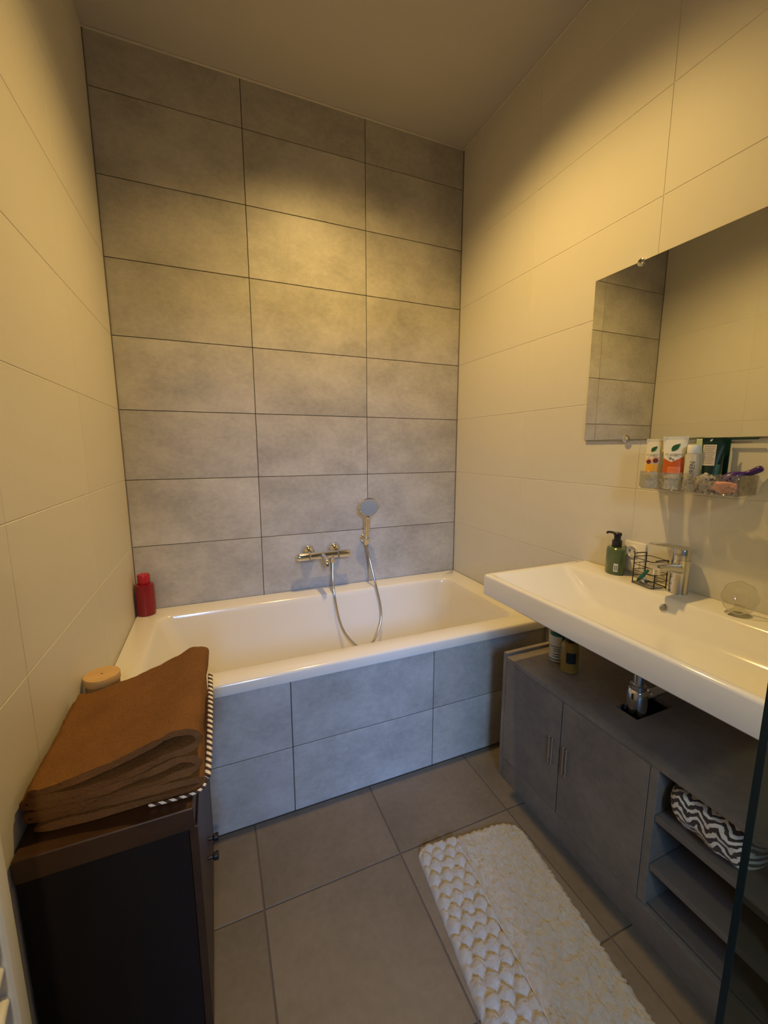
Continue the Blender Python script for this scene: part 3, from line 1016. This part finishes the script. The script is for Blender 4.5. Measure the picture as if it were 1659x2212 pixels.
# pale cartons behind
for y, w_, z, lab_ in ((-1.335, 0.032, 0.160, 'pale green carton behind the cream tube in the clear tray'), (-1.437, 0.032, 0.158, 'pale green carton behind the lettered bottle in the clear tray')):
    c = boxo('carton', (1.7945, y - w_, TZ), (1.8035, y + w_, TZ + z), M['mint'], None, 0.001, 1)
    tag(c, lab_, 'carton')
# thin comb standing behind the tube
nf = thing('comb', 'thin dark comb standing upright behind the dark green tube', 'comb', (1.792, -1.515, TZ))
bm = bmesh.new()
box(bm, (-0.002, -0.052, 0.154), (0.002, 0.030, 0.160), 0.001, 1)
box(bm, (-0.002, 0.014, 0.0), (0.002, 0.028, 0.154), 0.001, 1)
finish('body', bm, M['dark_green'], nf)
# spotted scrunchie, pink stone, purple brush


def lump(name, loc, size, mat, seed, label, cat, amp=0.18, freq=2.6):
    from mathutils import noise as NZ
    bm = bmesh.new()
    bmesh.ops.create_icosphere(bm, subdivisions=4, radius=1.0)
    for v in bm.verts:
        n_ = NZ.noise(v.co * freq + Vector((seed, seed * 2, 0)))
        v.co *= 1 + amp * n_
        v.co = Vector((v.co.x * size[0], v.co.y * size[1], v.co.z * size[2]))
    zmin = min(v.co.z for v in bm.verts)
    for v in bm.verts:
        v.co.z -= zmin
    o = finish(name, bm, mat)
    o.location = loc
    return tag(o, label, cat)


sp_m, snt, sb = new_mat('black_white_spots')
vr_ = node(snt, 'ShaderNodeTexVoronoi')
vr_.inputs['Scale'].default_value = 75
tc_ = node(snt, 'ShaderNodeTexCoord')
snt.links.new(tc_.outputs['Object'], vr_.inputs['Vector'])
cr_ = node(snt, 'ShaderNodeValToRGB')
cr_.color_ramp.elements[0].position, cr_.color_ramp.elements[0].color = 0.38, (0.02, 0.018, 0.016, 1)
cr_.color_ramp.elements[1].position, cr_.color_ramp.elements[1].color = 0.46, (0.5, 0.47, 0.42, 1)
snt.links.new(vr_.outputs['Distance'], cr_.inputs[0])
snt.links.new(cr_.outputs[0], sb.inputs['Base Color'])
sb.inputs['Roughness'].default_value = 0.9
lump('scrunchie', (1.732, -1.480, TZ), (0.014, 0.026, 0.026), sp_m, 3.0, 'black and white spotted fabric scrunchie in the clear tray', 'scrunchie', 0.3, 3.5)
lump('pumice_stone', (1.733, -1.527, TZ), (0.014, 0.034, 0.017), M['pink'], 9.0, 'pink lumpy stone lying in the clear tray', 'pumice stone', 0.2, 1.8)
pb = thing('purple_brush', 'purple handled brush lying at the right of the clear tray', 'brush', (1.775, -1.535, TZ))
bm = bmesh.new()
tube(bm, catmull([(-0.018, 0.030, 0.030), (-0.010, 0.010, 0.045), (0.0, -0.014, 0.056), (0.008, -0.030, 0.062), (0.012, -0.052, 0.076)], 5), [0.010, 0.012, 0.014, 0.015, 0.016, 0.016, 0.015, 0.014, 0.012, 0.010, 0.008, 0.007, 0.007, 0.0075, 0.008, 0.0085, 0.009, 0.0095, 0.0095, 0.009, 0.006], 14)
finish('handle', bm, M['purple'], pb)
bm = bmesh.new()
tube(bm, [(-0.008, 0.024, 0.0012), (-0.008, 0.024, 0.028)], [0.010, 0.013], 14)
finish('brush_head', bm, plain('lilac_bristle', (0.30, 0.20, 0.34), 0.8), pb)

# ------------------------------------------------------------------ low vanity cabinet
CX0, CX1, CY0, CY1, CZ = 1.440, W - 0.002, -1.968, -0.975, 0.545
vc = thing('vanity_cabinet', 'low grey brown cabinet with two doors and open shelves under the washbasin', 'cabinet', (CX0, CY1, 0))
O = Vector((CX0, CY1, 0))


def vbox(name, lo, hi, mat=None, parent=vc, bev=0.0008):
    return boxo(name, Vector(lo) - O, Vector(hi) - O, mat or M['laminate'], parent, bev, 1)


PT = 0.018
vbox('side_panel', (CX0, CY1 - PT, 0.0), (CX1, CY1, CZ + 0.013))
vbox('side_panel', (CX0, CY0, 0.0), (CX1, CY0 + PT, CZ))
HX0, HX1, HY0, HY1 = 1.557, 1.735, -1.466, -1.392
bm = bmesh.new()
ya, yb = CY0 + 0.0, CY1 - PT - 0.0015
for lo, hi in (((CX0, HY1, CZ - PT), (CX1, yb, CZ)), ((CX0, ya, CZ - PT), (CX1, HY0, CZ)), ((CX0, HY0, CZ - PT), (HX0, HY1, CZ)), ((HX1, HY0, CZ - PT), (CX1, HY1, CZ))):
    box(bm, Vector(lo) - O, Vector(hi) - O)
bmesh.ops.remove_doubles(bm, verts=bm.verts, dist=1e-6)
finish('top_panel', bm, M['laminate'], vc, 0)
YD = -1.592
vbox('divider_panel', (CX0 + 0.001, YD - 0.022, 0.1005), (CX1 - 0.02, YD, CZ - PT - 0.001))
vbox('plinth', (CX0 + 0.001, CY0 + PT + 0.001, 0.0), (CX0 + 0.017, CY1 - PT - 0.001, 0.094))
vbox('bottom_panel', (CX0 + 0.02, CY0 + PT + 0.001, 0.085), (CX1 - 0.02, CY1 - PT - 0.001, 0.1), M['laminate_in'])
vbox('back_panel', (CX1 - 0.012, CY0 + PT + 0.001, 0.06), (CX1 - 0.004, CY1 - PT - 0.001, CZ - PT - 0.001), M['laminate_in'])
for z in (0.390, 0.235):
    vbox('shelf', (CX0 + 0.004, CY0 + PT + 0.001, z - 0.018), (CX1 - 0.02, YD - 0.023, z), M['laminate_in'])
DM = -1.2865
for y0, y1, hs_ in ((DM + 0.002, CY1 - PT - 0.002, DM + 0.033), (YD + 0.0015, DM - 0.002, DM - 0.030)):
    d_ = vbox('door', (CX0 - 0.0005, y0, 0.097), (CX0 + 0.0165, y1, CZ - PT - 0.0025))
    hd = bmesh.new()
    for dy in (-0.007, 0.007):
        box(hd, Vector((CX0 - 0.010, hs_ + dy - 0.002, 0.268)) - O, Vector((CX0 - 0.006, hs_ + dy + 0.002, 0.372)) - O, 0.0008, 1)
        for z in (0.276, 0.362):
            box(hd, Vector((CX0 - 0.0062, hs_ + dy - 0.0015, z)) - O, Vector((CX0 - 0.0006, hs_ + dy + 0.0015, z + 0.003)) - O)
    finish('handle', hd, M['steel'], d_)

# bottle trap under the basin
tpx, tpy = 1.603, -1.428
bt = thing('bottle_trap', 'chrome bottle trap hanging under the washbasin above the cabinet cut out', 'drain trap', (tpx, tpy, 0.5))
bm = bmesh.new()
lathe(bm, [(0.0165, 0.13), (0.0165, 0.2945)], 22)
finish('tailpiece', bm, M['chrome'], bt)
bm = bmesh.new()
lathe(bm, [(0.033, 0.04), (0.034, 0.042), (0.030, 0.105), (0.026, 0.118), (0.024, 0.120), (0.024, 0.132), (0.018, 0.134)], 28)
finish('body', bm, M['chrome'], bt)
bm = bmesh.new()
lathe(bm, [(0.010, -0.045), (0.018, -0.042), (0.025, -0.030), (0.0275, 0.0), (0.029, 0.0395)], 28)
finish('cup', bm, M['steel'], bt)
bm = bmesh.new()
tube(bm, [(0.026, 0, 0.083), (0.20, 0.0, 0.083)], 0.0145, 18)
finish('outlet_pipe', bm, M['chrome'], bt)
bm = bmesh.new()
tube(bm, [(0.052, 0, 0.083), (0.068, 0, 0.083)], 0.0185, 18)
finish('nut', bm, M['chrome'], bt)

# bottles on the cabinet
w1 = thing('lotion_bottle', 'white and teal printed bottle on the cabinet under the basin', 'bottle', (1.609, -1.088, CZ + 0.0003))
bm = bmesh.new()
lathe(bm, [(0.026, 0.0), (0.029, 0.003), (0.0295, 0.014), (0.0295, 0.195), (0.026, 0.202)], 30)
finish('body', bm, plain('white_bottle', (0.62, 0.62, 0.56), 0.3), w1)
bm = bmesh.new()
arc_label(bm, 0.0295, 1, 150, 300, 0.108, 0.126, 14, 0.0005)
arc_label(bm, 0.0295, 1, 255, 300, 0.060, 0.108, 6, 0.0005)
finish('teal_band', bm, M['teal'], w1)
bm = bmesh.new()
for z in (0.024, 0.034, 0.046, 0.055):
    arc_label(bm, 0.0295, 1, 195, 245, z, z + 0.003, 6, 0.0007)
arc_label(bm, 0.0295, 1, 150, 290, 0.064, 0.0665, 14, 0.0007)
arc_label(bm, 0.0295, 1, 150, 290, 0.010, 0.014, 14, 0.0007)
finish('text_line', bm, M['teal'], w1)
w2 = thing('oil_bottle', 'amber oil bottle with black cap and dark label on the cabinet', 'bottle', (1.590, -1.168, CZ + 0.0003))
bm = bmesh.new()
lathe(bm, [(0.028, 0.0), (0.031, 0.003), (0.0315, 0.012), (0.0315, 0.100), (0.028, 0.112), (0.018, 0.118)], 30)
finish('body', bm, M['amber'], w2)
bm = bmesh.new()
arc_label(bm, 0.0315, 1, 200, 262, 0.042, 0.084, 8, 0.0006)
finish('label', bm, M['navy'], w2)
bm = bmesh.new()
lathe(bm, [(0.019, 0.1183), (0.020, 0.120), (0.020, 0.155), (0.018, 0.157)], 26)
finish('cap', bm, M['black'], w2)

# chevron fleece on the upper shelf
from mathutils import noise as NZ
bm = bmesh.new()
uvl = bm.loops.layers.uv.new('UVMap')
nu, nv = 46, 44
prof = []
grid = []
cz_, hy = 0.3925, 0.103
for i in range(nu + 1):
    u = i / nu
    y = -1.724 + hy * 2 * (u - 0.5)
    e = (1 - abs(2 * u - 1) ** 6.0) ** 0.45
    row = []
    for k in range(nv):
        a = 2 * math.pi * k / nv
        ca, sa = math.cos(a), math.sin(a)
        rx, rz = 0.135, 0.055
        x = 1.580 + rx * e * math.copysign(abs(ca) ** 0.75, ca)
        z = cz_ + rz + rz * (0.72 + 0.28 * e) * e * math.copysign(abs(sa) ** 0.8, sa)
        n_ = NZ.noise(Vector((x * 22, y * 22, z * 40))) * 0.013 + math.sin(a * 9 + 5 * u) * 0.0028
        x += ca * n_
        z += sa * n_
        z = max(z, cz_ + 0.0005)
        row.append(bm.verts.new((x, y + 0.006 * math.sin(3 * a), z)))
    grid.append(row)
for i in range(nu):
    for k in range(nv):
        k2 = (k + 1) % nv
        f = bm.faces.new((grid[i][k], grid[i + 1][k], grid[i + 1][k2], grid[i][k2]))
        for lp, (iu, kv) in zip(f.loops, ((i, k), (i + 1, k), (i + 1, k + 1), (i, k + 1))):
            lp[uvl].uv = (iu / nu, kv / nv * 2.0)
bm.faces.new(grid[0])
bm.faces.new(grid[-1][::-1])
ch = finish('folded_fleece', bm, M['chevron'], None, 60)
tag(ch, 'brown and white zigzag fleece bundle on the upper open shelf', 'blanket')

# ------------------------------------------------------------------ bath mat
bm = bmesh.new()
m0, m1 = Vector((1.154, -1.165)), Vector((1.086, -1.815))
vd = (m1 - m0)
ML = vd.length
vd.normalize()
ud = Vector((-vd.y, vd.x))
if ud.x < 0:
    ud = -ud
MW = 0.402
SEAM = 0.385
NU, NV = 150, 230


def mat_h(u, v):
    """pile height"""
    du, dv = min(u, MW - u), min(v, ML - v)
    if u < SEAM * MW:
        s = 0.043
        r_ = v / (s * 0.80)
        row = math.floor(r_)
        best = 9
        for rr in (row - 1, row, row + 1):
            off = 0.5 * s if rr % 2 else 0
            cu = (round((u - off) / s)) * s + off
            jx = 0.008 * NZ.noise(Vector((cu * 90, rr * 3.1, 0)))
            jy = 0.008 * NZ.noise(Vector((cu * 70, rr * 2.3, 9)))
            best = min(best, math.hypot(u - cu - jx, v - (rr + 0.5) * s * 0.80 - jy))
        b_ = max(0.0, 1 - (best / (s * 0.56)) ** 2)
        h = 0.010 + 0.017 * b_ ** 0.8 + 0.003 * NZ.noise(Vector((u * 80, v * 80, 11)))
    else:
        h = 0.017 + 0.006 * NZ.noise(Vector((u * 38, v * 24, 2))) + 0.005 * NZ.noise(Vector((u * 90, v * 55, 5)))
    h += 0.0030 * NZ.noise(Vector((u * 210, v * 210, 1))) + 0.0018 * NZ.noise(Vector((u * 420, v * 420, 3)))
    g = abs(u - SEAM * MW)
    h -= 0.009 * max(0.0, 1 - g / 0.011) ** 1.2
    e = min(1.0, max(0.0, min(du, dv) / 0.022))
    return 0.002 + max(0.002, h) * (math.sin(e * math.pi / 2) ** 0.6 if e > 0 else 0.0)


def mat_pos(i, k):
    u, v = MW * i / NU, ML * k / NV
    # rounded corners: squeeze the outline
    h = mat_h(u, v)
    uu, vv = u, v
    rc = 0.075
    for (cu, cv, su, sv) in ((MW - rc, rc, 1, -1), (MW - rc, ML - rc, 1, 1), (rc * .5, rc * .5, -1, -1), (rc * .8, ML - rc * .8, -1, 1)):
        r2 = rc if su > 0 else (rc * .5 if sv < 0 else rc * .8)
        a, b_ = (u - cu) * su, (v - cv) * sv
        if a > 0 and b_ > 0:
            mx_ = max(a, b_)
            ln = math.hypot(a, b_)
            f = mx_ / ln
            uu, vv = cu + su * a * f, cv + sv * b_ * f
    edge = min(u, MW - u, v, ML - v)
    if edge < 0.03 and not (u < 0.03 and v > 0.02):
        w_ = (1 - edge / 0.03) * 0.004 * (0.6 + NZ.noise(Vector((u * 40, v * 40, 4))))
        uu += w_ * math.sin(v * 260 + 2 * math.sin(v * 90)) * (1 if u > MW / 2 else 0)
        vv += w_ * math.sin(u * 250) * (1 if v < ML / 2 else -1)
    p = m0 + ud * (uu - MW / 2) + vd * vv
    return Vector((p.x, p.y, h))


gv = [[bm.verts.new(mat_pos(i, k)) for k in range(NV + 1)] for i in range(NU + 1)]
for i in range(NU):
    for k in range(NV):
        bm.faces.new((gv[i][k], gv[i + 1][k], gv[i + 1][k + 1], gv[i][k + 1]))
border = [e for e in bm.edges if e.is_boundary]
ext = bmesh.ops.extrude_edge_only(bm, edges=border)
for v in [x for x in ext['geom'] if isinstance(x, bmesh.types.BMVert)]:
    v.co.z = 0.0005
mat_t = thing('bath_mat', 'fluffy off white bath mat with dimpled pile on the floor', 'bath mat', (0, 0, 0))
pile = finish('pile', bm, M['mat_pile'], mat_t, 0)
pile.data.shade_smooth()
bm = bmesh.new()
su = SEAM * MW
tube(bm, [(*(m0 + ud * (su - MW / 2 + 0.0012 * math.sin(k * .9)) + vd * (0.012 + (ML - 0.024) * k / 60)), 0.0115) for k in range(61)], 0.0016, 6)
finish('seam', bm, M['seam'], mat_t)

# ------------------------------------------------------------------ dark side cabinet by the left wall
KX0, KX1, KY0, KY1, KZ = 0.004, 0.305, -1.390, -0.853, 0.640
kc = thing('side_cabinet', 'dark brown wooden cabinet against the left wall beside the bath', 'cabinet', (KX0, KY0, 0))
KO = Vector((KX0, KY0, 0))


def kbox(name, lo, hi, mat, parent=kc, bev=0.001):
    return boxo(name, Vector(lo) - KO, Vector(hi) - KO, mat, parent, bev, 1)


kbox('top_panel', (KX0, KY0, KZ - 0.050), (KX1, KY1, KZ), M['walnut'], kc, 0.002)
kbox('side_panel', (KX0 + .001, KY0 + .006, 0.0), (KX1 - .012, KY0 + .024, KZ - 0.0505), M['black_wood'])
kbox('side_panel', (KX0 + .001, KY1 - .024, 0.0), (KX1 - .012, KY1 - .006, KZ - 0.0505), M['black_wood'])
kbox('back_panel', (KX0 + .002, KY0 + .0245, 0.05), (KX0 + .010, KY1 - .0245, KZ - 0.0505), M['black_wood'])
kbox('bottom_panel', (KX0 + .0105, KY0 + .0245, 0.06), (KX1 - .016, KY1 - .0245, 0.078), M['black_wood'])
kbox('plinth', (KX1 - .04, KY0 + .0245, 0.0), (KX1 - .028, KY1 - .0245, 0.0595), M['black_wood'])
kmid = (KY0 + KY1) / 2
for a, b_, ky in ((KY0 + .008, kmid - .0015, kmid - .030), (kmid + .0015, KY1 - .008, kmid + .030)):
    d_ = kbox('door', (KX1 - .0115, a, 0.035), (KX1 + .005, b_, KZ - .052), M['walnut'])
    bm = bmesh.new()
    lathe(bm, [(0.005, 0.0), (0.005, 0.010), (0.010, 0.014), (0.011, 0.024), (0.009, 0.026)], 18, axis_mtx(Vector((KX1 + .005, ky, 0.262)) - KO, (1, 0, 0)))
    finish('knob', bm, M['black'], d_)

# folded brown towel on the cabinet
def ribbon(path, thick, ys, wob):
    """thick strip following path (x, z), extruded through the stations ys"""
    P = [Vector((p[0], 0, p[1])) for p in path]
    P = catmull(P, 6)
    n = len(P)
    left, right = [], []
    for i in range(n):
        a, b_ = P[max(i - 1, 0)], P[min(i + 1, n - 1)]
        t = (b_ - a).normalized()
        nr = Vector((-t.z, 0, t.x))
        k = 1.0 if 1 < i < n - 2 else (0.75 if i in (1, n - 2) else 0.35)
        left.append(P[i] + nr * thick / 2 * k)
        right.append(P[i] - nr * thick / 2 * k)
    loop = left + right[::-1]
    bm = bmesh.new()
    loops = []
    for j, y in enumerate(ys):
        loops.append([wob(p, y, j / (len(ys) - 1)) for p in loop])
    rows = loft(bm, loops, False, False)
    for row, flip in ((rows[0], False), (rows[-1], True)):
        for i in range(n - 1):
            q = (row[i], row[i + 1], row[2 * n - 2 - i], row[2 * n - 1 - i])
            bm.faces.new(q[::-1] if flip else q)
    return bm


path = [(0.030, .649), (0.10, .649), (0.22, .650), (0.300, .652), (0.322, .658), (0.325, .667), (0.300, .673), (0.20, .670), (0.10, .669), (0.040, .671), (0.026, .677), (0.040, .683),
        (0.12, .682), (0.22, .685), (0.275, .694), (0.305, .698), (0.318, .708), (0.312, .722), (0.285, .727), (0.235, .716), (0.15, .700), (0.08, .697), (0.035, .700), (0.020, .707), (0.034, .713),
        (0.11, .711), (0.19, .722), (0.255, .741), (0.295, .747), (0.322, .762), (0.318, .785), (0.285, .792), (0.24, .778), (0.17, .754), (0.10, .735), (0.055, .727), (0.030, .733)]


def wob(p, y, f):
    x, z = p.x, p.z
    k = (z - 0.645) / 0.15
    yy = y + 0.016 * (1 - f) * max(0.0, 1 - x / 0.30) + 0.006 * NZ.noise(Vector((x * 12, z * 60, 0)))
    lift = 0.014 * k * f * (0.3 + 1.2 * max(0, (x - 0.16) / 0.16)) - 0.022 * k * math.sin(math.pi * min(1, max(0, f))) * max(0, 1 - abs(x - 0.20) / 0.2) * 0.6
    z2 = z + lift + 0.005 * k * NZ.noise(Vector((x * 22, y * 22, 3))) + 0.0022 * NZ.noise(Vector((x * 90, y * 90, z * 90)))
    x2 = x + 0.012 * f * k * (1 if x > 0.2 else 0) - 0.008 * (1 - k) * 0 + 0.004 * NZ.noise(Vector((y * 14, z * 30, 7)))
    # left side leans toward the wall at the near end
    if x < 0.12:
        x2 -= 0.008
    return Vector((max(x2, 0.007), yy, max(z2, KZ + 0.0015)))


ys = [-1.352 + 0.345 * i / 30 for i in range(31)]
bm = ribbon(path, 0.0140, ys, wob)
tw = thing('folded_towel', 'thick folded brown towel with striped braid lying on the dark cabinet', 'towel', (0, 0, 0))
to = finish('cloth', bm, M['towel'], tw, 60)
bm = bmesh.new()
tube(bm, catmull([(0.342, -1.03, 0.735), (0.342, -1.12, 0.722), (0.340, -1.22, 0.702), (0.337, -1.31, 0.682), (0.334, -1.350, 0.670)], 8), 0.0065, 8)
finish('braid', bm, M['braid'], tw)
bm = bmesh.new()
tube(bm, catmull([(0.332, -1.352, 0.662), (0.315, -1.362, 0.652), (0.27, -1.361, 0.648), (0.22, -1.357, 0.647)], 8), 0.0032, 8)
finish('braid', bm, M['braid'], tw)

# wooden lidded jar behind the towel
lj = at(210, 1452, 'z', 0.727)
wj = thing('wooden_jar', 'round jar with pale wooden lid behind the brown towel', 'jar', (0.049, -0.893, KZ + 0.0003))
bm = bmesh.new()
lathe(bm, [(0.040, 0.0), (0.042, 0.003), (0.043, 0.066), (0.041, 0.068)], 32)
finish('jar_body', bm, M['bark'], wj)
bm = bmesh.new()
lathe(bm, [(0.0445, 0.0683), (0.0455, 0.070), (0.0455, 0.088), (0.0445, 0.090)], 36)
lid = finish('lid', bm, M['light_wood'], wj)
bm = bmesh.new()
lathe(bm, [(0.0025, 0.0901), (0.0025, 0.0906)], 10)
finish('lid_knot', bm, M['hole'], lid)

# ------------------------------------------------------------------ towel radiator on the left wall
ra = thing('towel_radiator', 'white tubular towel radiator on the left wall beside the dark cabinet', 'radiator', (0.0, -1.562, 0.15))
for y in (0.0, -0.50):
    bm = bmesh.new()
    box(bm, (0.040, y - 0.016, 0.0), (0.072, y + 0.016, 1.15), 0.005, 3)
    finish('upright', bm, M['radiator'], ra)
for i in range(20):
    if i in (6, 13):
        continue
    bm = bmesh.new()
    tube(bm, [(0.054, -0.0165, 0.05 + i * 0.055), (0.062, -0.06, 0.05 + i * 0.055), (0.062, -0.44, 0.05 + i * 0.055), (0.054, -0.4835, 0.05 + i * 0.055)], 0.0115, 12)
    finish('rail', bm, M['radiator'], ra)
for y in (0.0, -0.50):
    for z in (0.12, 1.0):
        bm = bmesh.new()
        lathe(bm, [(0.014, 0.0005), (0.014, 0.042)], 14, axis_mtx((0, y, z), (1, 0, 0)))
        finish('wall_bracket', bm, M['radiator'], ra)

# ------------------------------------------------------------------ shower screen
GY = -2.000
ge = at(1597, 1870, 'y', GY).x
gp = thing('shower_screen', 'clear glass shower screen with dark green edge beyond the washbasin', 'shower screen', (ge, GY, 0))
boxo('pane', (0.0012, -0.008, 0.004), (W - ge - 0.004, 0.0, 2.0), M['glass_pane'], gp)
boxo('polished_edge', (0.0, -0.008, 0.004), (0.0011, 0.0, 2.0), M['glass_edge'], gp)
boxo('floor_rail', (0.0, -0.012, 0.0), (W - ge - 0.004, 0.004, 0.0038), M['steel'], gp)
